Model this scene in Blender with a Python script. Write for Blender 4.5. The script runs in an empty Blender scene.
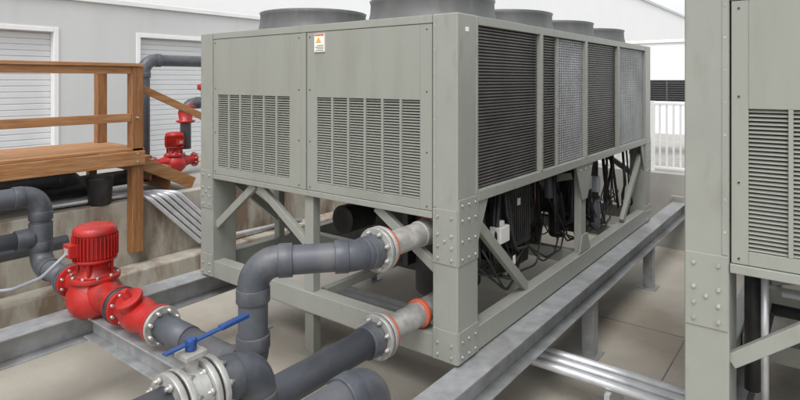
import bpy, bmesh, math, random
from mathutils import Vector, Matrix
random.seed(4)
D=bpy.data
scene=bpy.context.scene

# ------------------------------------------------------------ materials
def mat(name,c1,c2=None,scale=4.0,rough=0.5,metal=0.0,bump=0.0,stretch=(1,1,1),c3=None,scale2=0.6,amt2=0.5,bscale=None,spec=0.5,stretch2=None,lo=0.48,hi=0.68):
    m=D.materials.new(name); m.use_nodes=True
    nt=m.node_tree; b=nt.nodes["Principled BSDF"]
    b.inputs["Roughness"].default_value=rough; b.inputs["Metallic"].default_value=metal
    b.inputs["Specular IOR Level"].default_value=spec
    if c2 is None:
        c2=tuple(v*0.82 for v in c1)
    geo=nt.nodes.new("ShaderNodeNewGeometry")
    mp=nt.nodes.new("ShaderNodeMapping"); mp.inputs["Scale"].default_value=stretch
    nt.links.new(geo.outputs["Position"],mp.inputs["Vector"])
    n=nt.nodes.new("ShaderNodeTexNoise"); n.inputs["Scale"].default_value=scale; n.inputs["Detail"].default_value=8; n.inputs["Roughness"].default_value=0.62
    nt.links.new(mp.outputs[0],n.inputs["Vector"])
    r=nt.nodes.new("ShaderNodeValToRGB"); r.color_ramp.elements[0].position=0.33; r.color_ramp.elements[1].position=0.67
    r.color_ramp.elements[0].color=(*c2,1); r.color_ramp.elements[1].color=(*c1,1)
    nt.links.new(n.outputs["Fac"],r.inputs[0])
    out=r.outputs[0]
    if c3:
        mp2=nt.nodes.new("ShaderNodeMapping"); mp2.inputs["Scale"].default_value=stretch2 or stretch
        nt.links.new(geo.outputs["Position"],mp2.inputs["Vector"])
        n2=nt.nodes.new("ShaderNodeTexNoise"); n2.inputs["Scale"].default_value=scale2; n2.inputs["Detail"].default_value=6; n2.inputs["Roughness"].default_value=0.6
        nt.links.new(mp2.outputs[0],n2.inputs["Vector"])
        r2=nt.nodes.new("ShaderNodeValToRGB"); r2.color_ramp.elements[0].position=lo; r2.color_ramp.elements[1].position=hi
        r2.color_ramp.elements[0].color=(0,0,0,1); r2.color_ramp.elements[1].color=(amt2,amt2,amt2,1)
        nt.links.new(n2.outputs["Fac"],r2.inputs[0])
        mx=nt.nodes.new("ShaderNodeMix"); mx.data_type='RGBA'
        nt.links.new(r2.outputs[0],mx.inputs[0]); nt.links.new(out,mx.inputs[6]); mx.inputs[7].default_value=(*c3,1)
        out=mx.outputs[2]
    nt.links.new(out,b.inputs["Base Color"])
    mr=nt.nodes.new("ShaderNodeMapRange"); mr.inputs[3].default_value=max(0.05,rough-0.1); mr.inputs[4].default_value=min(1,rough+0.12)
    nt.links.new(n.outputs["Fac"],mr.inputs[0]); nt.links.new(mr.outputs[0],b.inputs["Roughness"])
    if bump>0:
        n3=nt.nodes.new("ShaderNodeTexNoise"); n3.inputs["Scale"].default_value=bscale or scale*6; n3.inputs["Detail"].default_value=6
        nt.links.new(mp.outputs[0],n3.inputs["Vector"])
        bp=nt.nodes.new("ShaderNodeBump"); bp.inputs["Strength"].default_value=bump; bp.inputs["Distance"].default_value=0.02
        nt.links.new(n3.outputs["Fac"],bp.inputs["Height"]); nt.links.new(bp.outputs[0],b.inputs["Normal"])
    return m

M={}
M['paint']=mat('chiller_paint',(0.278,0.288,0.257),(0.262,0.271,0.242),1.3,0.36,0,0.0,stretch=(1,1,0.6),c3=(0.20,0.195,0.165),scale2=1.5,amt2=0.35,stretch2=(3,3,0.5))
M['paint_slat']=mat('louver_paint',(0.27,0.277,0.245),(0.24,0.247,0.22),3,0.45)
M['frame']=mat('frame_paint',(0.282,0.292,0.262),(0.262,0.27,0.243),3,0.38,0,0.03,c3=(0.17,0.16,0.135),scale2=2.5,amt2=0.4,stretch2=(4,4,1.2),lo=0.55,hi=0.75)
M['dark']=mat('dark_interior',(0.02,0.02,0.02),(0.012,0.012,0.012),5,0.8)
M['louvback']=mat('louver_interior',(0.055,0.054,0.05),(0.02,0.02,0.02),2.5,0.7)
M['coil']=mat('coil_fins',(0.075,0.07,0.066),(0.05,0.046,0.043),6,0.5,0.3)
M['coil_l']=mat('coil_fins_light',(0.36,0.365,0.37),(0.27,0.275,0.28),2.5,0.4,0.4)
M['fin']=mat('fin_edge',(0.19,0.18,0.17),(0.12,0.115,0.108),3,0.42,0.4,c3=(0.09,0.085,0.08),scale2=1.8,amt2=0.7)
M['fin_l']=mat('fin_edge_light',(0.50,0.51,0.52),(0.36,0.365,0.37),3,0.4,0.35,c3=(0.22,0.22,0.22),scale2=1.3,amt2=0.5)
M['fan']=mat('fan_cowl',(0.10,0.103,0.103),(0.078,0.08,0.08),3,0.5,0,c3=(0.17,0.165,0.155),scale2=3,amt2=0.4,stretch2=(2,2,0.6))
M['galv']=mat('galvanised_steel',(0.42,0.435,0.445),(0.29,0.30,0.31),9,0.45,0.35,0.06,c3=(0.20,0.185,0.16),scale2=1.6,amt2=0.65)
M['steel']=mat('zinc_steel',(0.52,0.52,0.50),(0.34,0.335,0.32),14,0.4,0.4,0.05,c3=(0.25,0.2,0.15),scale2=6,amt2=0.5)
M['conduit']=mat('conduit',(0.70,0.71,0.73),(0.55,0.56,0.58),8,0.32,0.4)
M['pvc']=mat('grey_pvc',(0.088,0.095,0.112),(0.070,0.076,0.09),5,0.45,0,c3=(0.18,0.172,0.158),scale2=3,amt2=0.5,lo=0.5,hi=0.75)
M['pvc_d']=mat('grey_pvc_fitting',(0.075,0.082,0.098),(0.058,0.064,0.077),5,0.42,0,c3=(0.17,0.163,0.15),scale2=5,amt2=0.4)
M['red']=mat('red_enamel',(0.48,0.018,0.014),(0.34,0.012,0.01),6,0.36,0,0.18,bscale=60,c3=(0.12,0.02,0.016),scale2=6,amt2=0.7)
M['orange']=mat('orange_red_gasket',(0.60,0.12,0.06),(0.45,0.08,0.04),8,0.5)
M['blue']=mat('blue_lever',(0.01,0.055,0.22),(0.008,0.04,0.16),8,0.3)
M['black']=mat('black_rubber',(0.026,0.026,0.028),(0.014,0.014,0.015),7,0.5,0,0.08,c3=(0.07,0.065,0.06),scale2=5,amt2=0.5)
M['copper']=mat('copper_pipe',(0.30,0.13,0.07),(0.16,0.07,0.04),9,0.4,0.7)
M['wood']=mat('timber',(0.44,0.215,0.085),(0.25,0.105,0.037),3,0.6,0,0.25,stretch=(1.2,14,14),c3=(0.50,0.33,0.18),scale2=1.2,amt2=0.5)
M['wood_v']=mat('timber_post',(0.36,0.165,0.06),(0.20,0.085,0.03),3,0.6,0,0.25,stretch=(14,14,1.2),c3=(0.13,0.06,0.028),scale2=1.2,amt2=0.5)
M['floor']=mat('concrete_floor',(0.46,0.43,0.375),(0.37,0.34,0.29),0.9,0.72,0,0.15,c3=(0.17,0.135,0.095),scale2=0.45,amt2=0.7,bscale=30,lo=0.47,hi=0.66)
M['joint']=mat('floor_joint',(0.20,0.18,0.15),None,5,0.9)
M['conc']=mat('retaining_concrete',(0.50,0.475,0.42),(0.33,0.305,0.25),2.2,0.8,0,0.3,stretch=(1,1,0.45),c3=(0.15,0.09,0.05),scale2=1.0,amt2=0.85,bscale=25,stretch2=(2.2,2.2,0.7),lo=0.45,hi=0.62)
M['terr']=mat('terrace_concrete',(0.40,0.39,0.36),(0.30,0.29,0.27),1.2,0.8,0,0.1)
M['wall']=mat('wall_render',(0.60,0.61,0.605),(0.55,0.56,0.555),0.7,0.75,0,0.05,stretch=(1,1,0.3),bscale=20,c3=(0.45,0.45,0.43),scale2=0.8,amt2=0.35,stretch2=(2,2,0.25))
M['white']=mat('white_cladding',(0.83,0.84,0.84),(0.80,0.81,0.81),0.4,0.5)
M['trim']=mat('white_trim',(0.82,0.82,0.81),(0.74,0.74,0.73),2,0.5)
M['door']=mat('door_slats',(0.68,0.69,0.70),(0.62,0.63,0.64),1.5,0.45)
M['wbox']=mat('white_box',(0.74,0.74,0.72),(0.65,0.65,0.63),8,0.4)
M['label']=mat('label_white',(0.8,0.78,0.72),(0.75,0.73,0.68),8,0.5)
M['label_o']=mat('label_yellow',(0.78,0.42,0.04),None,8,0.5)
M['label_r']=mat('label_red',(0.6,0.08,0.04),None,8,0.5)
M['label_t']=mat('label_text',(0.08,0.08,0.08),None,8,0.5)
M['hose']=mat('grey_hose',(0.27,0.29,0.32),None,8,0.45)
M['louvgrey']=mat('cabinet_grille',(0.10,0.10,0.10),None,8,0.5)

# ------------------------------------------------------------ builders
def empty(name,loc=(0,0,0)):
    e=D.objects.new(name,None); e.location=loc; e.empty_display_size=0.2
    scene.collection.objects.link(e); return e

def fillet(pts,r,n=8):
    pts=[Vector(p) for p in pts]
    out=[pts[0]]; bends=[]
    for i in range(1,len(pts)-1):
        a=(pts[i-1]-pts[i]); b=(pts[i+1]-pts[i])
        la,lb=a.length,b.length; a.normalize(); b.normalize()
        ang=a.angle(b)
        if ang>3.1: out.append(pts[i]); continue
        t=min(r/math.tan(ang/2),la*0.49,lb*0.49)
        p0=pts[i]+a*t; p1=pts[i]+b*t
        rr=t*math.tan(ang/2)
        c=pts[i]+(a+b).normalized()*(rr/math.sin(ang/2))
        v0=p0-c; v1=p1-c; tot=v0.angle(v1); ax=v0.cross(v1).normalized()
        seg=[]
        for k in range(n+1):
            seg.append(c+Matrix.Rotation(tot*k/n,3,ax)@v0)
        out+=seg; bends.append([p0+a*0.06]+seg+[p1+b*0.06])
    out.append(pts[-1])
    return out,bends

class Part:
    def __init__(s,name,m,parent=None):
        s.name=name; s.m=m; s.parent=parent; s.bm=bmesh.new(); s.sm=[]
    def box(s,x0,x1,y0,y1,z0,z1):
        v=[s.bm.verts.new(p) for p in ((x0,y0,z0),(x1,y0,z0),(x1,y1,z0),(x0,y1,z0),(x0,y0,z1),(x1,y0,z1),(x1,y1,z1),(x0,y1,z1))]
        for f in ((0,3,2,1),(4,5,6,7),(0,1,5,4),(1,2,6,5),(2,3,7,6),(3,0,4,7)):
            s.bm.faces.new([v[i] for i in f])
        return s
    def beam(s,p0,p1,w,h,up=(0,0,1)):
        p0=Vector(p0);p1=Vector(p1);d=(p1-p0).normalized();up=Vector(up)
        side=d.cross(up)
        if side.length<1e-3: side=d.cross(Vector((1,0,0)))
        side.normalize(); u=side.cross(d).normalized()
        v=[]
        for p in (p0,p1):
            for a,b in ((-1,-1),(1,-1),(1,1),(-1,1)):
                v.append(s.bm.verts.new(p+side*a*w/2+u*b*h/2))
        for f in ((0,3,2,1),(4,5,6,7),(0,1,5,4),(1,2,6,5),(2,3,7,6),(3,0,4,7)):
            s.bm.faces.new([v[i] for i in f])
        return s
    def sweep(s,pts,r,seg=20,cap=True,radii=None):
        pts=[Vector(p) for p in pts]
        pts=[p for i,p in enumerate(pts) if radii or i==0 or (p-pts[i-1]).length>1e-5]
        n=len(pts); d0=(pts[1]-pts[0]).normalized()
        u=d0.orthogonal().normalized(); prev=d0; rings=[]
        for i,p in enumerate(pts):
            if radii: d=(pts[-1]-pts[0]).normalized()
            elif i==0: d=d0
            elif i==n-1: d=(pts[-1]-pts[-2]).normalized()
            else: d=((pts[i]-pts[i-1]).normalized()+(pts[i+1]-pts[i]).normalized()).normalized()
            q=prev.rotation_difference(d); u=(q@u).normalized(); prev=d
            w=d.cross(u).normalized(); rr=radii[i] if radii else r
            rings.append([s.bm.verts.new(p+(u*math.cos(2*math.pi*k/seg)+w*math.sin(2*math.pi*k/seg))*rr) for k in range(seg)])
        for a,b in zip(rings,rings[1:]):
            for k in range(seg):
                f=s.bm.faces.new((a[k],a[(k+1)%seg],b[(k+1)%seg],b[k])); f.smooth=True
        if cap:
            s.bm.faces.new(list(reversed(rings[0]))); s.bm.faces.new(rings[-1])
        return s
    def cyl(s,p0,p1,r,seg=20): return s.sweep([p0,p1],r,seg)
    def turned(s,p0,d,prof,seg=28):
        p0=Vector(p0); d=Vector(d).normalized()
        return s.sweep([p0+d*t for t,_ in prof],0,seg,True,[max(r,1e-4) for _,r in prof])
    def poly(s,pts,thick):
        t=Vector(thick); a=[s.bm.verts.new(Vector(p)) for p in pts]; b=[s.bm.verts.new(Vector(p)+t) for p in pts]
        s.bm.faces.new(a); s.bm.faces.new(list(reversed(b)))
        n=len(a)
        for i in range(n): s.bm.faces.new((a[i],b[i],b[(i+1)%n],a[(i+1)%n]))
        return s
    def done(s,bevel=0.0,seg=2):
        bmesh.ops.recalc_face_normals(s.bm,faces=s.bm.faces)
        me=D.meshes.new(s.name); s.bm.to_mesh(me); s.bm.free()
        me.materials.append(M[s.m]) 
        o=D.objects.new(s.name,me); scene.collection.objects.link(o)
        if s.parent: o.parent=s.parent
        if bevel>0:
            b=o.modifiers.new('bevel','BEVEL'); b.width=bevel; b.segments=seg; b.limit_method='ANGLE'; b.angle_limit=math.radians(50)
        return o

def flange(parent,c,ax,r=0.14,th=0.028,m='steel',gap=0.006,bolts=8,m2=None,name='flange'):
    c=Vector(c); ax=Vector(ax).normalized()
    a=Part(name+'_a',m,parent); a.cyl(c-ax*(th+gap),c-ax*gap,r,36); a.done(0.004)
    b=Part(name+'_b',m2 or m,parent); b.cyl(c+ax*gap,c+ax*(th+gap),r,36); b.done(0.004)
    g=Part(name+'_gasket','black',parent); g.cyl(c-ax*gap,c+ax*gap,r*0.93,30)
    g.done()
    k=Part(name+'_bolts','steel',parent); u=ax.orthogonal().normalized(); w=ax.cross(u)
    for i in range(bolts):
        t=2*math.pi*(i+.5)/bolts; p=c+(u*math.cos(t)+w*math.sin(t))*r*0.82
        L=th+gap
        k.cyl(p-ax*(L+0.03),p+ax*(L+0.03),0.008,8)
        k.cyl(p-ax*(L+0.016),p-ax*L,0.016,6); k.cyl(p+ax*L,p+ax*(L+0.016),0.016,6)
    k.done()

def pvc(parent,pts,r=0.085,bend=0.13,name='pipe',seg=28):
    line,bends=fillet(pts,bend,10)
    p=Part(name,'pvc',parent); p.sweep(line,r,seg); p.done()
    if bends:
        e=Part(name+'_elbows','pvc_d',parent)
        for b in bends:
            e.sweep(b,r*1.07,seg)
            for q,q2 in ((b[0],b[1]),(b[-1],b[-2])):
                d=(q-q2).normalized(); e.cyl(q-d*0.06,q+d*0.025,r*1.15,seg)
        e.done(0.005)

def ibeam(parent,name,p0,p1,w,h,m='galv',t=0.014):
    p0=Vector(p0);p1=Vector(p1)
    a=Part(name,m,parent); z=Vector((0,0,1))
    a.beam(p0-z*t/2,p1-z*t/2,w,t); a.beam(p0-z*(h-t/2),p1-z*(h-t/2),w,t)
    a.beam(p0-z*h/2,p1-z*h/2,t,h-2*t)
    a.done(0.002,1)

# ------------------------------------------------------------ chiller
W=2.95; L=4.97; ZB=0.80; ZT=3.15
def chiller(name,loc):
    E=empty(name,loc)
    fr=Part('corner_posts','frame',E)
    for x0,x1 in ((0,0.27),(L-0.27,L)):
        for y0,y1 in ((0,0.2),(W-0.2,W)):
            fr.box(x0,x1,y0,y1,ZB+0.004,ZT)
    fr.done(0.008)
    g=Part('post_plates','frame',E)
    for y0,y1 in ((0,0.2),(W-0.2,W)):
        g.box(-0.006,0.001,y0+0.004,y1-0.004,1.46,1.83)
        g.box(-0.006,0.001,y0+0.004,y1-0.004,ZB+0.01,1.02)
    for ys in ((0.168,0.196),(W-0.196,W-0.168)):
        g.box(-0.004,0.002,ys[0],ys[1],1.835,ZT-0.01)
    for x0,x1 in ((0,0.27),(L-0.27,L)):
        g.box(x0+0.005,x1-0.005,-0.006,0.001,1.46,1.90)
        g.box(x0+0.005,x1-0.005,-0.006,0.001,ZB+0.01,1.02)
        g.box(x0+0.24,x1-0.003,-0.004,0.002,1.905,ZT-0.01) if x0==0 else g.box(x0+0.003,x0+0.03,-0.004,0.002,1.905,ZT-0.01)
    for xa,s in ((0.27,1),(L-0.27,-1)):
        g.poly([(xa,0.012,1.85),(xa+s*0.17,0.012,1.85),(xa+s*0.02,0.012,1.55),(xa,0.012,1.50)],(0,0.012,0))
    for s in (-1,1):
        g.poly([(2.45,0.012,1.85),(2.45+s*0.24,0.012,1.85),(2.45+s*0.07,0.012,1.5),(2.45,0.012,1.5)],(0,0.012,0))
        g.poly([(2.45,0.012,0.98),(2.45+s*0.16,0.012,0.98),(2.45+s*0.07,0.012,1.15),(2.45,0.012,1.15)],(0,0.012,0))
    g.done(0.002,1)
    bo=Part('post_bolts','steel',E)
    for y0 in (0,W-0.2):
        for dy in (0.045,0.155):
            for z in (1.50,1.58,1.66,1.78,0.85,0.93): bo.cyl((-0.016,y0+dy,z),(0,y0+dy,z),0.0095,6)
        bo.cyl((-0.016,y0+0.1,1.62),(0,y0+0.1,1.62),0.0095,6)
        for k in range(8): bo.cyl((-0.006,y0+(0.182 if y0==0 else 0.018),1.95+k*0.16),(0.002,y0+(0.182 if y0==0 else 0.018),1.95+k*0.16),0.006,6)
    for x0 in (0,L-0.27):
        for dx in (0.05,0.135,0.22):
            for z in (1.50,1.62,1.76,1.86,0.85,0.95): bo.cyl((x0+dx,-0.016,z),(x0+dx,0,z),0.0095,6)
    for s in (-0.14,0,0.14): bo.cyl((2.45+s,0.0,1.81),(2.45+s,0.02,1.81),0.010,6)
    bo.done()
    b=Part('base_frame','frame',E)
    for y0,y1 in ((0.0,0.11),(W-0.11,W)): b.box(0.272,L-0.272,y0+0.006,y1,ZB+0.004,0.97)
    for x0,x1 in ((0.006,0.13),(L-0.13,L-0.006)): b.box(x0,x1,0.203,W-0.203,ZB+0.004,0.965)
    for x in (1.3,2.45,3.7): b.box(x,x+0.1,0.112,W-0.112,ZB+0.02,0.95)
    b.done(0.005)
    t=Part('top_frame','frame',E)
    t.box(0.272,L-0.272,0.0,0.07,3.085,ZT-0.002); t.box(0.272,L-0.272,W-0.07,W,3.085,ZT-0.002)
    t.box(0.0,0.06,0.203,W-0.203,3.09,ZT-0.002); t.box(L-0.06,L,0.203,W-0.203,3.09,ZT-0.002)
    t.box(0.272,L-0.272,-0.004,0.09,1.85,1.925); t.box(0.272,L-0.272,W-0.09,W+0.004,1.85,1.925)
    t.box(-0.006,0.06,0.203,W-0.203,1.755,1.80); t.box(L-0.06,L+0.006,0.203,W-0.203,1.755,1.80)
    for x in (1.35,2.45,3.52):
        t.box(x-0.022,x+0.022,-0.008,0.06,1.925,3.085); t.box(x-0.022,x+0.022,W-0.06,W+0.008,1.925,3.085)
    t.done(0.004)
    tp=Part('top_deck','paint',E); tp.box(0.062,L-0.062,0.072,W-0.072,3.10,3.14); tp.done()
    p=Part('lower_posts_and_braces','frame',E)
    for y in (0.03,W-0.10):
        p.box(2.38,2.52,y,y+0.07,0.97,1.85)
    p.box(0.03,0.11,1.40,1.50,0.965,1.755); p.box(L-0.11,L-0.03,1.40,1.50,0.965,1.755)
    for y in (0.06,W-0.06):
        p.beam((0.27,y,1.74),(1.15,y,0.99),0.05,0.075)
        p.beam((L-0.27,y,1.74),(3.85,y,0.99),0.05,0.075)
    for x in (0.06,L-0.06):
        p.beam((x,W-0.2,1.30),(x,2.17,1.75),0.05,0.07)
        p.beam((x,2.12,1.75),(x,1.50,1.35),0.05,0.07)
        p.beam((x,0.74,1.75),(x,0.2,1.40),0.05,0.07)
    p.beam((2.45,0.15,1.72),(2.45,W-0.2,1.02),0.05,0.07)
    for x in (1.35,2.5,3.75): p.box(x,x+0.08,0.1,W-0.1,1.86,1.92)
    p.box(0.2,L-0.2,1.42,1.48,0.87,0.94)
    p.box(0.9,0.98,W-0.1,W-0.02,0.97,1.85)
    p.done(0.004)
    pn=Part('end_panels','paint',E); sl=Part('louver_slats','paint_slat',E); dk=Part('louver_back','louvback',E); vb=Part('louver_bars','paint',E)
    for X,s in ((0.0,1),(L,-1)):
        for (y0,y1,ly0,ly1) in ((0.208,1.445,0.31,1.33),(1.505,2.742,1.66,2.67)):
            x0,x1=sorted((X+s*0.004,X+s*0.03)); z0,z1=1.803,3.087; lz0,lz1=1.87,2.56
            pn.box(x0,x1,y0,ly0,z0,z1); pn.box(x0,x1,ly1,y1,z0,z1)
            pn.box(x0,x1,ly0,ly1,z0,lz0); pn.box(x0,x1,ly0,ly1,lz1,z1)
            d0,d1=sorted((X+s*0.055,X+s*0.06)); dk.box(d0,d1,ly0-0.03,ly1+0.03,lz0-0.03,lz1+0.03)
            nc=6 ; w=(ly1-ly0)/nc
            for i in range(1,nc):
                yy=ly0+w*i; a0,a1=sorted((X+s*0.002,X+s*0.028)); vb.box(a0,a1,yy-0.010,yy+0.010,lz0,lz1)
            n=34
            for k in range(n):
                z=lz0+(k+0.5)*(lz1-lz0)/n
                sl.beam((X+s*0.018,ly0,z),(X+s*0.018,ly1,z),0.018,0.0025,up=(-0.62*s,0,0.78))
        a0,a1=sorted((X-s*0.006,X+s*0.02)); pn.box(a0,a1,1.452,1.498,1.803,3.087)
    pn.done(0.003); sl.done(); dk.done(); vb.done(0.002,1)
    sc=Part('panel_latches','black',E)
    for yy in (0.25,1.41,1.54,2.71):
        for z in (1.83,2.2,2.62,3.05): sc.cyl((-0.001,yy,z),(0.006,yy,z),0.005,8)
    sc.done()
    core=Part('coil_core','dark',E); core.box(0.2,L-0.2,0.12,W-0.12,1.93,3.08); core.done()
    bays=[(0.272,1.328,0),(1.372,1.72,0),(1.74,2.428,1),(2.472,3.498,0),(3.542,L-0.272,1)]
    for side in (0,1):
        def Y(v): return v if side==0 else W-v
        for lt in (0,1):
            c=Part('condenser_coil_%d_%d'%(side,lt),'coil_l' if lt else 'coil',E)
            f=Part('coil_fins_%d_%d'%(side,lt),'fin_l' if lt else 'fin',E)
            for (a,bb,k) in bays:
                if k!=lt: continue
                y0,y1=sorted((Y(0.05),Y(0.11))); c.box(a,bb,y0,y1,1.926,3.084)
                n=50
                for i in range(n):
                    z=1.93+(i+0.5)*1.15/n; y0,y1=sorted((Y(0.03),Y(0.05)))
                    f.box(a,bb,y0,y1,z-0.0055,z+0.0055)
                if lt:
                    m=int((bb-a)/0.05)
                    for i in range(1,m):
                        x=a+(bb-a)*i/m; y0,y1=sorted((Y(0.026),Y(0.034))); f.box(x-0.002,x+0.002,y0,y1,1.93,3.08)
            c.done(); f.done()
        e=Part('coil_split_bar_%d'%side,'frame',E); y0,y1=sorted((Y(0.01),Y(0.06))); e.box(1.722,1.738,y0,y1,1.926,3.084); e.done()
    cw=Part('fan_cowls','fan',E); bl=Part('fan_blades','black',E); gr=Part('fan_guards','dark',E)
    for i in range(4):
        x=0.8+i*1.22
        if x>L-0.4: x=L-0.6
        for y in (0.75,2.2):
            prof=[(0.58,3.141),(0.575,3.16),(0.545,3.20),(0.53,3.26),(0.525,3.33),(0.535,3.36),(0.515,3.365),(0.50,3.33),(0.49,3.2),(0.49,3.145)]
            rings=[]
            for r,z in prof:
                rings.append([cw.bm.verts.new((x+r*math.cos(2*math.pi*k/56),y+r*math.sin(2*math.pi*k/56),z)) for k in range(56)])
            for a,b2 in zip(rings,rings[1:]):
                for k in range(56):
                    f=cw.bm.faces.new((a[k],a[(k+1)%56],b2[(k+1)%56],b2[k])); f.smooth=True
            bl.cyl((x,y,3.145),(x,y,3.28),0.1,20)
            for k in range(5):
                t=2*math.pi*k/5; d=Vector((math.cos(t),math.sin(t),0)); n=Vector((-math.sin(t),math.cos(t),0))
                c0=Vector((x,y,3.22))
                bl.beam(c0+d*0.09,c0+d*0.47,0.17,0.006,up=(n*0.45+Vector((0,0,1))))
            for rr in (0.12,0.2,0.28,0.36,0.44,0.5):
                pts=[(x+rr*math.cos(2*math.pi*k/32),y+rr*math.sin(2*math.pi*k/32),3.35) for k in range(33)]
                gr.sweep(pts,0.003,5)
            for k in range(8):
                t=math.pi*k/8; gr.cyl((x-0.51*math.cos(t),y-0.51*math.sin(t),3.355),(x+0.51*math.cos(t),y+0.51*math.sin(t),3.355),0.003,5)
    cw.done(); bl.done(); gr.done()
    q=Part('evaporator_shell','black',E)
    q.turned((0.95,1.25,1.30),(1,0,0),[(0,0.20),(0.02,0.28),(0.05,0.30),(3.3,0.30),(3.35,0.28),(3.37,0.2)],32)
    q.turned((1.15,2.15,1.22),(1,0,0),[(0,0.1),(0.02,0.15),(2.9,0.15),(2.93,0.1)],28)
    q.box(1.0,1.06,0.85,1.65,0.95,1.25); q.box(3.9,3.96,0.85,1.65,0.95,1.25)
    q.done(0.004)
    c=Part('compressors','black',E)
    for x in (1.15,3.0):
        c.turned((x,0.5,1.38),(1,0,0),[(0,0.12),(0.03,0.2),(0.28,0.21),(0.30,0.24),(0.34,0.24),(0.36,0.21),(0.62,0.2),(0.7,0.16),(0.84,0.15),(0.86,0.1)],28)
        c.box(x+0.05,x+0.42,0.2,0.42,1.26,1.80); c.turned((x+0.75,0.5,1.0),(0,0,1),[(0,0.1),(0.03,0.12),(0.75,0.12),(0.8,0.08)],24)
        c.box(x+0.05,x+0.7,0.35,0.65,0.98,1.12)
        c.turned((x-0.28,0.42,1.0),(0,0,1),[(0,0.07),(0.03,0.09),(0.45,0.09),(0.52,0.05)],20)
        c.turned((x-0.55,0.62,0.98),(0,0,1),[(0,0.11),(0.03,0.13),(0.7,0.13),(0.78,0.06)],24)
        c.box(x+0.95,x+1.2,0.55,0.8,1.0,1.84)
        for k in range(9): c.box(x+0.055+k*0.04,x+0.07+k*0.04,0.188,0.20,1.3,1.76)
    c.box(0.45,0.8,0.75,0.80,1.2,1.85)
    c.done(0.008)
    h=Part('hoses_and_cables','black',E); cp=Part('refrigerant_lines','copper',E); gp=Part('grey_lines','pvc',E)
    rnd=random.Random(3)
    for i in range(64):
        x=rnd.choice((0.45,0.9,1.0,1.9,2.1,2.6,2.9,3.2,3.7,4.1))+rnd.uniform(-0.2,0.3); y=rnd.uniform(0.13,0.4)
        x4=min(x+rnd.uniform(.2,.7),4.6)
        pts=[(x,y,1.85),(x+rnd.uniform(-.1,.1),y-0.02,rnd.uniform(1.25,1.65)),(x+rnd.uniform(.1,.4),y+rnd.uniform(-.03,.1),rnd.uniform(1.0,1.3)),(x4,y+.1,rnd.uniform(0.98,1.25))]
        ln,_=fillet(pts,0.12,6); h.sweep(ln,rnd.choice((0.007,0.009,0.012,0.017)),8)
    for i in range(14):
        x=rnd.uniform(0.4,3.6); pts=[(x,rnd.uniform(.12,.3),1.1+rnd.uniform(0,.6)),(x+.3,rnd.uniform(.12,.3),0.99),(x+.6,.2,1.0),(x+1.0,.3,1.1+rnd.uniform(0,.5))]
        ln,_=fillet(pts,0.15,6); h.sweep(ln,0.009,8)
    for i in range(3):
        x=0.6+i*1.4; ln,_=fillet([(x,0.35,1.9),(x,0.35,1.45+0.05*i),(x+0.3,0.5,1.45+0.05*i),(x+0.3,0.8,1.2)],0.06,6); cp.sweep(ln,0.010,10)
    for x in (2.75,2.9): 
        ln,_=fillet([(x,0.25,1.88),(x,0.25,1.2),(x+0.3,0.5,1.05)],0.1,6); gp.sweep(ln,0.03,14)
    gp.turned((2.05,0.22,1.55),(0,0,1),[(0,0.03),(0.01,0.05),(0.2,0.05),(0.22,0.03)],16)
    gp.turned((3.3,0.2,1.0),(0,0,1),[(0,0.05),(0.01,0.06),(0.3,0.06),(0.33,0.03)],16)
    h.done(); cp.done(); gp.done()
    jb=Part('junction_box','wbox',E); jb.box(0.78,0.94,0.09,0.19,1.41,1.54); jb.box(0.83,0.89,0.11,0.17,1.54,1.58); jb.done(0.008)
    jb2=Part('valve_box','hose',E); jb2.box(2.78,2.93,0.1,0.22,1.52,1.66); jb2.box(3.1,3.2,0.1,0.22,1.45,1.62); jb2.done(0.01)
    tg=Part('tags','label',E); tg.box(1.27,1.33,0.184,0.187,1.62,1.68); tg.box(1.0,1.04,0.09,0.094,1.2,1.27); tg.box(3.1,3.17,0.184,0.187,1.3,1.36); tg.done()
    return E

c1=chiller('air_cooled_chiller',(0,0,0))
c2=chiller('air_cooled_chiller.001',(0,-1.36-W,0))
lb=Part('warning_label','label',c1); lb.box(-0.006,0.003,1.235,1.35,2.925,3.07); lb.done()
lb=Part('warning_label_band','label_r',c1); lb.box(-0.008,-0.005,1.24,1.345,3.055,3.066); lb.done()
lb=Part('warning_label_triangle','label_o',c1); lb.poly([(-0.008,1.3,3.045),(-0.008,1.33,3.0),(-0.008,1.27,3.0)],(0.002,0,0)); lb.done()
lb=Part('warning_label_text','label_t',c1)
for k in range(4): lb.box(-0.0075,-0.005,1.245,1.338-0.02*(k%2),2.935+k*0.013,2.939+k*0.013)
lb.done()
lb=Part('rating_plate','label',c1); lb.box(0.10,0.14,-0.003,0.002,3.03,3.06); lb.done()
# pipework under the second chiller's end (visible below its panels)
q=Part('end_pipework','black',c2)
for (y,z,r) in ((2.35,1.15,0.05),(2.15,1.3,0.03),(1.95,1.12,0.06)):
    q.cyl((-0.05,y,z),(1.2,y,z),r,18)
q.cyl((0.35,2.6,1.5),(0.35,1.2,1.5),0.03,14); q.cyl((0.5,2.7,0.98),(0.5,2.7,1.75),0.04,14)
q.done()
q=Part('end_conduit','conduit',c2); q.cyl((0.22,2.62,0.97),(0.22,2.62,1.75),0.018,12); q.cyl((0.26,2.55,1.62),(0.26,0.4,1.62),0.018,12); q.done()

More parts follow.
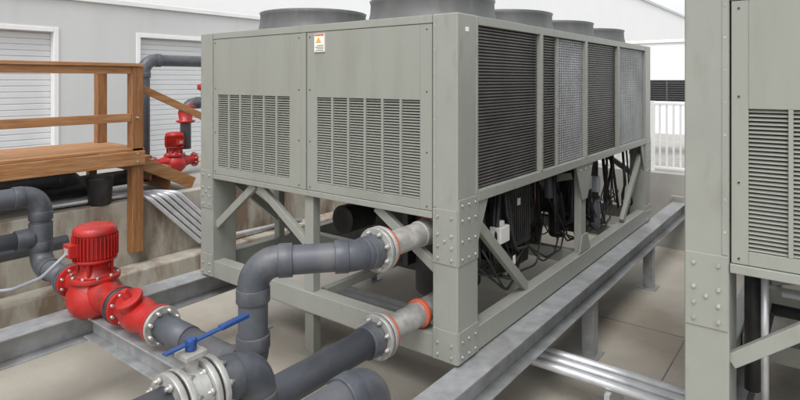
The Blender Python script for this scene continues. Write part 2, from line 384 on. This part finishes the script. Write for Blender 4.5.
# ------------------------------------------------------------ support steel
S=empty('galvanised_support_rail')
ibeam(S,'beam',(-1.6,-0.07,0.79),(6.57,-0.07,0.79),0.20,0.22)
legs=Part('legs','galv',S)
for x in (2.35,4.6,0.2): legs.box(x-0.06,x+0.06,-0.13,-0.01,0.012,0.57); legs.box(x-0.11,x+0.11,-0.18,0.04,0.0,0.012)
legs.done(0.003,1)
bk=Part('wall_bracket','steel',S); bk.box(6.45,6.57,-0.2,0.06,0.792,0.87); bk.done(0.004)
S2=empty('galvanised_support_rail.001')
ibeam(S2,'beam',(-2.9,W+0.03,0.79),(6.57,W+0.03,0.79),0.24,0.22)
legs=Part('legs','galv',S2)
for x in (-2.2,0.73,2.6,4.6): legs.box(x-0.06,x+0.06,W-0.03,W+0.09,0.012,0.57); legs.box(x-0.11,x+0.11,W-0.08,W+0.14,0.0,0.012)
legs.done(0.003,1)
S3=empty('galvanised_cross_beam')
ibeam(S3,'beam',(0.73,0.05,0.57),(0.73,W-0.1,0.57),0.14,0.16)
ibeam(S3,'beam_b',(-1.05,0.05,0.79),(-1.05,W-0.1,0.79),0.16,0.18)
legs=Part('legs','frame',S3); legs.box(0.68,0.78,2.08,2.20,0.012,0.41); legs.box(0.61,0.85,2.02,2.26,0,0.012)
legs.box(-1.1,-1.0,0.6,0.7,0.012,0.61); legs.done(0.003,1)
S4=empty('galvanised_support_rail.002')
ibeam(S4,'beam',(-0.4,-1.45,0.79),(6.57,-1.45,0.79),0.20,0.22)
legs=Part('legs','galv',S4)
for x in (0.2,2.4,4.6): legs.box(x-0.06,x+0.06,-1.51,-1.39,0.0,0.57)
legs.done()

# ------------------------------------------------------------ chiller water pipes
PU=empty('chilled_water_supply_pipe')
n=Part('steel_nozzle','steel',PU); n.cyl((0.45,0.335,1.62),(-0.40,0.335,1.62),0.082,28); n.cyl((0.02,0.335,1.62),(0.30,0.335,1.62),0.090,28); n.done(0.003)
g=Part('orange_coupling','orange',PU); g.cyl((0.13,0.335,1.62),(0.2,0.335,1.62),0.1,28); g.cyl((-0.375,0.335,1.62),(-0.35,0.335,1.62),0.13,36); g.done(0.006)
flange(PU,(-0.415,0.335,1.62),(1,0,0),0.142)
pvc(PU,[(-0.44,0.335,1.62),(-0.60,0.36,1.62),(-1.05,0.78,1.61),(-1.05,0.78,0.95),(-1.05,1.6,0.95)],0.087,0.15)
cc=Part('flange_hub','pvc_d',PU); cc.cyl((-0.45,0.335,1.62),(-0.53,0.34,1.62),0.102,28); cc.done(0.005)
PL=empty('chilled_water_return_pipe')
n=Part('steel_nozzle','steel',PL); n.cyl((0.45,0.335,1.065),(-0.40,0.335,1.065),0.082,28); n.done(0.003)
g=Part('orange_coupling','orange',PL); g.cyl((0.01,0.335,1.065),(0.05,0.335,1.065),0.098,28); g.cyl((-0.375,0.335,1.065),(-0.35,0.335,1.065),0.13,36); g.done(0.006)
flange(PL,(-0.415,0.335,1.065),(1,0,0),0.142)
pvc(PL,[(-0.44,0.335,1.065),(-2.6,0.335,1.065)],0.087)
cc=Part('flange_hub','pvc_d',PL); cc.cyl((-0.45,0.335,1.065),(-0.55,0.335,1.065),0.102,28); cc.done(0.005)
PE=empty('header_pipe')
pvc(PE,[(-1.10,-0.20,0.25),(-1.10,-0.20,1.25),(-2.6,-0.20,1.25)],0.087,0.14)
PV=empty('valve_pipe')
pvc(PV,[(-1.52,0.156,0.2),(-1.52,0.156,1.38),(-1.76,0.156,1.38)],0.087,0.14)
pvc(PV,[(-1.95,0.156,1.38),(-2.7,0.156,1.38)],0.087,name='pipe_b')
flange(PV,(-1.775,0.156,1.38),(1,0,0),0.135); flange(PV,(-1.925,0.156,1.38),(1,0,0),0.135,name='flange2')
v=Part('butterfly_valve_body','steel',PV); v.cyl((-1.89,0.156,1.38),(-1.81,0.156,1.38),0.115,32); v.cyl((-1.85,0.156,1.38),(-1.85,0.156,1.565),0.03,16); v.box(-1.90,-1.80,0.11,0.20,1.55,1.575); v.done(0.004)
v=Part('blue_lever','blue',PV); v.beam((-1.97,0.156,1.60),(-1.55,0.175,1.615),0.030,0.010); v.cyl((-1.85,0.156,1.577),(-1.85,0.156,1.625),0.024,16)
v.beam((-1.70,0.17,1.61),(-1.55,0.175,1.617),0.036,0.018); v.done(0.005)

# ------------------------------------------------------------ pump
def pump(name,loc,rot=0,s=1.0):
    E=empty(name,loc); E.rotation_euler=(0,0,rot); E.scale=(s,s,s)
    b=Part('volute','red',E)
    b.turned((0,0,-0.20),(0,0,1),[(0,0.08),(0.02,0.13),(0.08,0.19),(0.15,0.215),(0.22,0.205),(0.28,0.17),(0.31,0.15),(0.312,0.19),(0.345,0.19),(0.35,0.12)],36)
    b.turned((0,-0.42,0),(0,1,0),[(0,0.135),(0.03,0.135),(0.031,0.085),(0.12,0.085),(0.24,0.12),(0.3,0.14)],32)
    b.turned((0,0.42,0),(0,-1,0),[(0,0.135),(0.03,0.135),(0.031,0.085),(0.12,0.085),(0.24,0.12),(0.3,0.14)],32)
    b.done(0.003)
    k=Part('bracket','red',E)
    k.turned((0,0,0.15),(0,0,1),[(0,0.15),(0.02,0.12),(0.06,0.105),(0.10,0.12),(0.12,0.165),(0.14,0.165)],32)
    for t in range(4):
        a=math.pi/4+t*math.pi/2; k.beam((0.13*math.cos(a),0.13*math.sin(a),0.15),(0.13*math.cos(a),0.13*math.sin(a),0.27),0.03,0.02)
    k.done(0.003)
    m=Part('motor','red',E)
    m.turned((0,0,0.29),(0,0,1),[(0,0.15),(0.01,0.155),(0.19,0.155),(0.195,0.165),(0.215,0.165),(0.235,0.16),(0.255,0.14),(0.265,0.09),(0.268,0.0)],36)
    for t in range(36):
        a=2*math.pi*t/36; c,sn=math.cos(a),math.sin(a)
        m.beam((0.16*c,0.16*sn,0.30),(0.16*c,0.16*sn,0.475),0.006,0.028,up=(c,sn,0))
    m.box(-0.22,-0.14,-0.06,0.06,0.33,0.43)
    m.done(0.002,1)
    f=Part('bolts','steel',E)
    for t in range(10):
        a=2*math.pi*t/10; f.cyl((0.172*math.cos(a),0.172*math.sin(a),0.14),(0.172*math.cos(a),0.172*math.sin(a),0.165),0.012,6)
    for yy in (-0.42,0.42):
        for t in range(8):
            a=2*math.pi*(t+.5)/8; sg=1 if yy<0 else -1
            f.cyl((0.11*math.cos(a),yy-sg*0.05,0.11*math.sin(a)),(0.11*math.cos(a),yy+sg*0.05,0.11*math.sin(a)),0.011,8)
    f.done()
    npl=Part('nameplate','steel',E); npl.box(-0.223,-0.2195,-0.035,0.035,0.355,0.405); npl.done()
    return E
P1=pump('red_inline_pump',(-1.05,2.83,0.965))
ft=Part('pump_foot','frame',P1); ft.box(-0.10,0.10,-0.12,0.12,-0.174,-0.13); ft.box(-0.07,0.07,-0.09,0.09,-0.13,-0.08); ft.done(0.005)
V=empty('red_check_valve')
v=Part('body','red',V)
v.turned((-1.05,2.36,0.96),(0,-1,0),[(0,0.135),(0.03,0.135),(0.032,0.09),(0.10,0.10),(0.18,0.125),(0.30,0.125),(0.38,0.10),(0.45,0.088),(0.50,0.09),(0.502,0.135),(0.535,0.135)],36)
v.turned((-1.05,2.12,0.96),(-0.55,0,1),[(0,0.09),(0.14,0.08),(0.142,0.1),(0.165,0.1),(0.17,0.03),(0.24,0.025)],24)
v.done(0.003)
v=Part('flanges','steel',V); v.cyl((-1.05,1.815,0.96),(-1.05,1.785,0.96),0.135,36); v.done(0.003)
v=Part('black_connector','black',V); v.turned((-1.05,2.41,0.96),(0,-1,0),[(0,0.138),(0.012,0.14),(0.045,0.14),(0.05,0.13)],32); v.done()
v=Part('bolts','steel',V)
for t in range(8):
    a=2*math.pi*(t+.5)/8; c,s=0.11*math.cos(a),0.11*math.sin(a)
    v.cyl((-1.05+c,1.75,0.96+s),(-1.05+c,1.87,0.96+s),0.012,8); v.cyl((-1.05+c,2.31,0.96+s),(-1.05+c,2.44,0.96+s),0.012,8)
v.done()
PP=empty('pump_discharge_pipe'); pvc(PP,[(-1.05,1.80,0.956),(-1.05,1.45,0.956)],0.090,name='spool')
PS=empty('pump_suction_pipe')
pvc(PS,[(-1.05,3.26,0.96),(-1.05,3.94,0.96),(-1.05,3.94,1.62),(-3.6,3.94,1.66)],0.088,0.15)
pvc(PS,[(-1.05,3.94,1.23),(-3.6,3.94,1.23)],0.075,name='branch')
cc=Part('tee_collars','pvc_d',PS); cc.cyl((-1.12,3.94,1.23),(-1.26,3.94,1.23),0.092,28); cc.cyl((-1.05,3.94,1.10),(-1.05,3.94,1.36),0.1,28); cc.done(0.004)
flange(PS,(-1.05,3.30,0.96),(0,1,0),0.135,m='pvc')
pvc(PS,[(-0.6,4.5,0.98),(-3.6,4.5,0.98)],0.07,name='lower_pipe')
H=empty('flexible_conduit'); h=Part('hose','hose',H)
ln,_=fillet([(-1.26,2.83,1.33),(-1.4,2.95,1.15),(-1.5,3.3,1.0),(-1.9,3.5,1.05),(-2.6,3.6,1.15)],0.15,8); h.sweep(ln,0.014,10); h.done()

K=empty('floor_conduits'); k=Part('tubes','conduit',K)
for i,x in enumerate((1.32,1.42,1.52)): k.cyl((x,-1.9,0.30+0.01*i),(x+0.02,2.6,0.30+0.01*i),0.036,16)
for y in (-0.6,1.6): k.box(1.24,1.6,y,y+0.04,0.0,0.262)
k.done()
K=empty('conduit_run'); k=Part('tubes','conduit',K)
for i in range(5):
    o=i*0.10
    ln,_=fillet([(-0.6,5.40-o*0.5,1.235),(0.30+o,5.30-o*0.5,1.235),(0.50+o,4.88,1.22),(1.20+o,4.80,0.50),(2.6+o,4.80,0.46)],0.14,8); k.sweep(ln,0.029,14)
k.done()
K=empty('drain_pipe'); k=Part('tube','conduit',K); k.cyl((-2.9,3.3,0.58),(-0.6,3.3,0.58),0.02,12); k.done()

# ------------------------------------------------------------ setting
G=Part('ground','floor')
b=G.bm; vs=[b.verts.new(p) for p in ((-200,-200,0),(200,-200,0),(200,200,0),(-200,200,0))]; b.faces.new(vs); G.done()
J=Part('floor_joints','joint')
for x in (3.3,): J.box(x-0.005,x+0.005,-12,4.61,0.001,0.004)
for y in (-0.75,): J.box(-12,6.58,y-0.005,y+0.005,0.005,0.008)
J.done()
ZU=1.18
T=Part('raised_terrace','terr'); T.box(-40,60,5.12,60,-0.5,ZU); T.box(6.78,60,-40,5.12,-0.5,ZU-0.001); T.done()
R=Part('retaining_wall','conc'); R.box(-40,6.6,4.94,5.12,-0.4,ZU+0.02); R.done(0.012)
R=Part('retaining_wall.001','terr'); R.box(6.6,6.78,-40,5.12,-0.4,ZU+0.021); R.done(0.012)
R=Part('concrete_ledge','conc'); R.box(-40,6.59,4.62,4.935,-0.3,0.42); R.done(0.02)

B=empty('warehouse_building')
w=Part('lower_wall','wall',B); yw=8.04; z1=4.02; zd=3.485
segs=[(-40,-2.1),(0.615,2.04),(4.74,7.2),(9.9,14.0)]
for a,c in segs: w.box(a,c,yw,yw+0.3,ZU-0.1,z1)
for a,c in ((-2.1,0.615),(2.04,4.74),(7.2,9.9)): w.box(a,c,yw+0.001,yw+0.3,zd,z1-0.001)
w.done()
w=Part('parapet_cap','trim',B); w.box(-40,14.0,yw-0.05,yw+0.35,z1+0.001,z1+0.09); w.done(0.01)
w=Part('roof','terr',B); w.box(-40,14,yw+0.3,9.5,z1-0.3,z1-0.1); w.done()
w=Part('upper_wall','white',B); w.box(-40,75,9.5,30,ZU-0.1,8.76); 
w.done()
w=Part('eave_flashing','wall',B); w.box(-40,75,9.38,9.6,8.762,8.95); w.done()
dr=Part('roller_door_slats','door',B)
for a,c in ((-2.1,0.615),(2.04,4.74),(7.2,9.9)):
    n=int((zd-ZU)/0.095)
    for i in range(n+1):
        z=ZU+i*0.095
        if z+0.09<zd: dr.box(a,c,yw+0.13,yw+0.16,z,z+0.091)
dr.done(0.010)
db=Part('roller_door_back','door',B)
for a,c in ((-2.1,0.615),(2.04,4.74),(7.2,9.9)): db.box(a-0.05,c+0.05,yw+0.145,yw+0.2,ZU,zd+0.02)
db.done()
df=Part('door_frames','trim',B)
for a,c in ((-2.1,0.615),(2.04,4.74),(7.2,9.9)):
    df.box(a-0.07,a+0.006,yw-0.02,yw+0.13,ZU,zd+0.07); df.box(c-0.006,c+0.07,yw-0.02,yw+0.13,ZU,zd+0.07); df.box(a+0.006,c-0.006,yw-0.019,yw+0.13,zd-0.006,zd+0.069)
df.done(0.006)
EW=empty('boundary_wall'); w=Part('wall_panels','white',EW)
for i in range(8): w.box(14.0,14.25,-14+i*2.75,-14+i*2.75+2.742,ZU-0.1,3.75)
w.done(0.004)
w=Part('wall_coping','trim',EW); w.box(13.95,14.3,-14,8.0,3.752,3.84); w.done(0.01)

F=empty('white_picket_fence'); f=Part('pickets','trim',F)
y=-4.0
while y<4.9:
    f.box(6.90,6.925,y,y+0.03,ZU+0.08,ZU+1.10); y+=0.105
f.box(6.895,6.93,-4,4.9,ZU+1.10,ZU+1.14); f.box(6.897,6.928,-4,4.9,ZU+0.04,ZU+0.08)
for y in (-4,-1.8,0.4,2.6,4.8): f.box(6.88,6.94,y,y+0.06,ZU-0.02,ZU+1.17)
f.done(0.003,1)
C=empty('black_condensing_unit'); c=Part('cabinet','black',C); c.box(8.8,9.6,-0.2,1.4,2.28,2.70)
for x in (8.83,9.5):
    for yy in (-0.15,1.3): c.box(x,x+0.05,yy,yy+0.05,ZU,2.28)
c.done(0.015)
c=Part('louvers','louvgrey',C)
for i in range(8): c.box(8.78,8.805,-0.12,1.32,2.32+i*0.044,2.336+i*0.044)
for yy in (0.2,0.6,1.0): c.box(8.775,8.80,yy,yy+0.03,2.3,2.68)
c.done()

# ------------------------------------------------------------ wooden platform
PW=empty('wooden_platform')
w=Part('rails','wood',PW); y0=4.80; xe=0.33
ZD=1.83
w.box(-6,xe+0.06,y0-0.02,y0+0.16,2.865,2.905)
w.box(-6,xe-0.07,y0+0.02,y0+0.06,2.775,2.862)
w.box(-6,xe-0.07,y0+0.02,y0+0.06,2.19,2.29)
w.box(-6,xe+0.07,y0-0.04,y0-0.002,ZD-0.17,ZD)
for i in range(8): w.box(-6,xe+0.08,y0+i*0.143,y0+i*0.143+0.135,ZD+0.001,ZD+0.035)
w.box(-6,xe+0.06,y0+1.16,y0+1.2,ZD-0.17,ZD)
w.done(0.005)
w=Part('end_rails','wood',PW)
w.box(xe-0.05,xe+0.05,y0+0.165,y0+1.05,2.85,2.89); w.done(0.004)
w=Part('posts','wood_v',PW)
w.box(xe-0.07,xe+0.07,y0,y0+0.135,0.58,2.862)
w.box(xe-0.06,xe+0.06,y0+0.93,y0+1.05,ZD+0.036,2.848)
w.box(-2.6,-2.46,y0+0.0,y0+0.135,0.42,2.862)
for x in (-2.5,-4.5,0.2): w.box(x,x+0.1,y0+1.02,y0+1.12,ZU,ZD-0.18)
w.done(0.006)
sw=Part('post_bolts','steel',PW)
for z in (1.70,1.80,2.24): sw.cyl((xe-0.02,y0-0.05,z),(xe-0.02,y0+0.001,z),0.012,8)
sw.done()
w=Part('stairs','wood',PW)
for i in range(3):
    z=ZD-0.165*(i+1); x=xe+0.08+i*0.27
    w.box(x,x+0.29,y0+0.345,y0+1.095,z-0.0,z+0.04)
    w.box(x+0.0,x+0.02,y0+0.36,y0+1.08,z-0.125,z-0.002)
w.beam((xe+0.1,y0+0.32,ZD-0.15),(xe+0.95,y0+0.32,ZU+0.08),0.04,0.16)
w.beam((xe+0.1,y0+1.12,ZD-0.15),(xe+0.95,y0+1.12,ZU+0.08),0.04,0.16)
w.done(0.004)
w=Part('handrail','wood',PW)
w.beam((xe+0.07,y0+0.16,2.62),(xe+1.15,y0+0.16,2.12),0.04,0.09)
w.box(xe+1.05,xe+1.14,y0+0.19,y0+0.28,ZU,2.13); w.done(0.004)

BP=empty('riser_pipe')
pvc(BP,[(1.45,6.79,ZU),(1.45,6.79,3.02),(4.5,6.79,3.02)],0.095,0.2)
pvc(BP,[(1.95,6.4,ZU+0.4),(1.95,6.4,2.32),(4.0,6.4,2.32)],0.085,0.18,name='pipe_b')
P2=pump('red_inline_pump.001',(1.72,6.34,ZU+0.22),math.radians(90),0.85)
rv=empty('red_valve'); v=Part('body','red',rv)
v.turned((1.95,6.4,2.0),(0,0,1),[(0,0.1),(0.02,0.15),(0.04,0.15),(0.05,0.1),(0.16,0.12),(0.24,0.1),(0.25,0.15),(0.28,0.15),(0.3,0.1)],24)
v.turned((2.3,6.4,2.42),(0,0,1),[(0,0.06),(0.1,0.06),(0.12,0.12),(0.2,0.12),(0.22,0.05)],20); v.done()
UP=empty('terrace_header_pipes')
pvc(UP,[(-6,5.5,1.50),(-0.1,5.5,1.50),(-0.1,5.5,1.2)],0.09,0.15); pvc(UP,[(-6,5.75,1.36),(1.2,5.75,1.36)],0.1,name='pipe_b')
u=Part('black_insulated_pipe','black',UP); u.cyl((-6,5.26,1.36),(0.0,5.26,1.36),0.075,20); u.done()
BK=empty('black_bucket'); u=Part('bucket','black',BK)
u.turned((-0.02,5.03,ZU+0.02),(0,0,1),[(0,0.11),(0.02,0.125),(0.30,0.145),(0.31,0.155),(0.34,0.155),(0.345,0.14)],28); u.done()

# ------------------------------------------------------------ light, sky, camera
w=D.worlds.new("World"); scene.world=w; w.use_nodes=True; nt=w.node_tree
bg=nt.nodes["Background"]; sky=nt.nodes.new("ShaderNodeTexSky"); sky.sky_type='NISHITA'; sky.sun_disc=False
el,az=58,205
sky.sun_elevation=math.radians(el); sky.sun_rotation=math.radians(90-az); sky.air_density=1.3; sky.dust_density=3.0; sky.ozone_density=1.0
hs=nt.nodes.new("ShaderNodeHueSaturation"); hs.inputs["Saturation"].default_value=0.15; hs.inputs["Value"].default_value=1.6
nt.links.new(sky.outputs[0],hs.inputs["Color"]); nt.links.new(hs.outputs[0],bg.inputs[0]); bg.inputs[1].default_value=0.15
sd=D.lights.new('sun','SUN'); sd.energy=1.3; sd.angle=math.radians(28); sd.color=(1,0.98,0.95)
so=D.objects.new('sun',sd); scene.collection.objects.link(so)
dv=Vector((math.cos(math.radians(az))*math.cos(math.radians(el)),math.sin(math.radians(az))*math.cos(math.radians(el)),math.sin(math.radians(el))))
so.rotation_euler=dv.to_track_quat('Z','Y').to_euler()

cd=D.cameras.new('camera'); cam=D.objects.new('camera',cd); scene.collection.objects.link(cam)
cam.location=(-3.17,-1.96,2.70); cam.rotation_euler=(math.radians(90),0,math.radians(37.6-90))
cd.sensor_width=36; cd.lens=561/800*36; cd.shift_y=-0.15; cd.clip_start=0.05; cd.clip_end=600
scene.camera=cam
scene.view_settings.view_transform='Standard'; scene.view_settings.look='None'; scene.view_settings.exposure=0
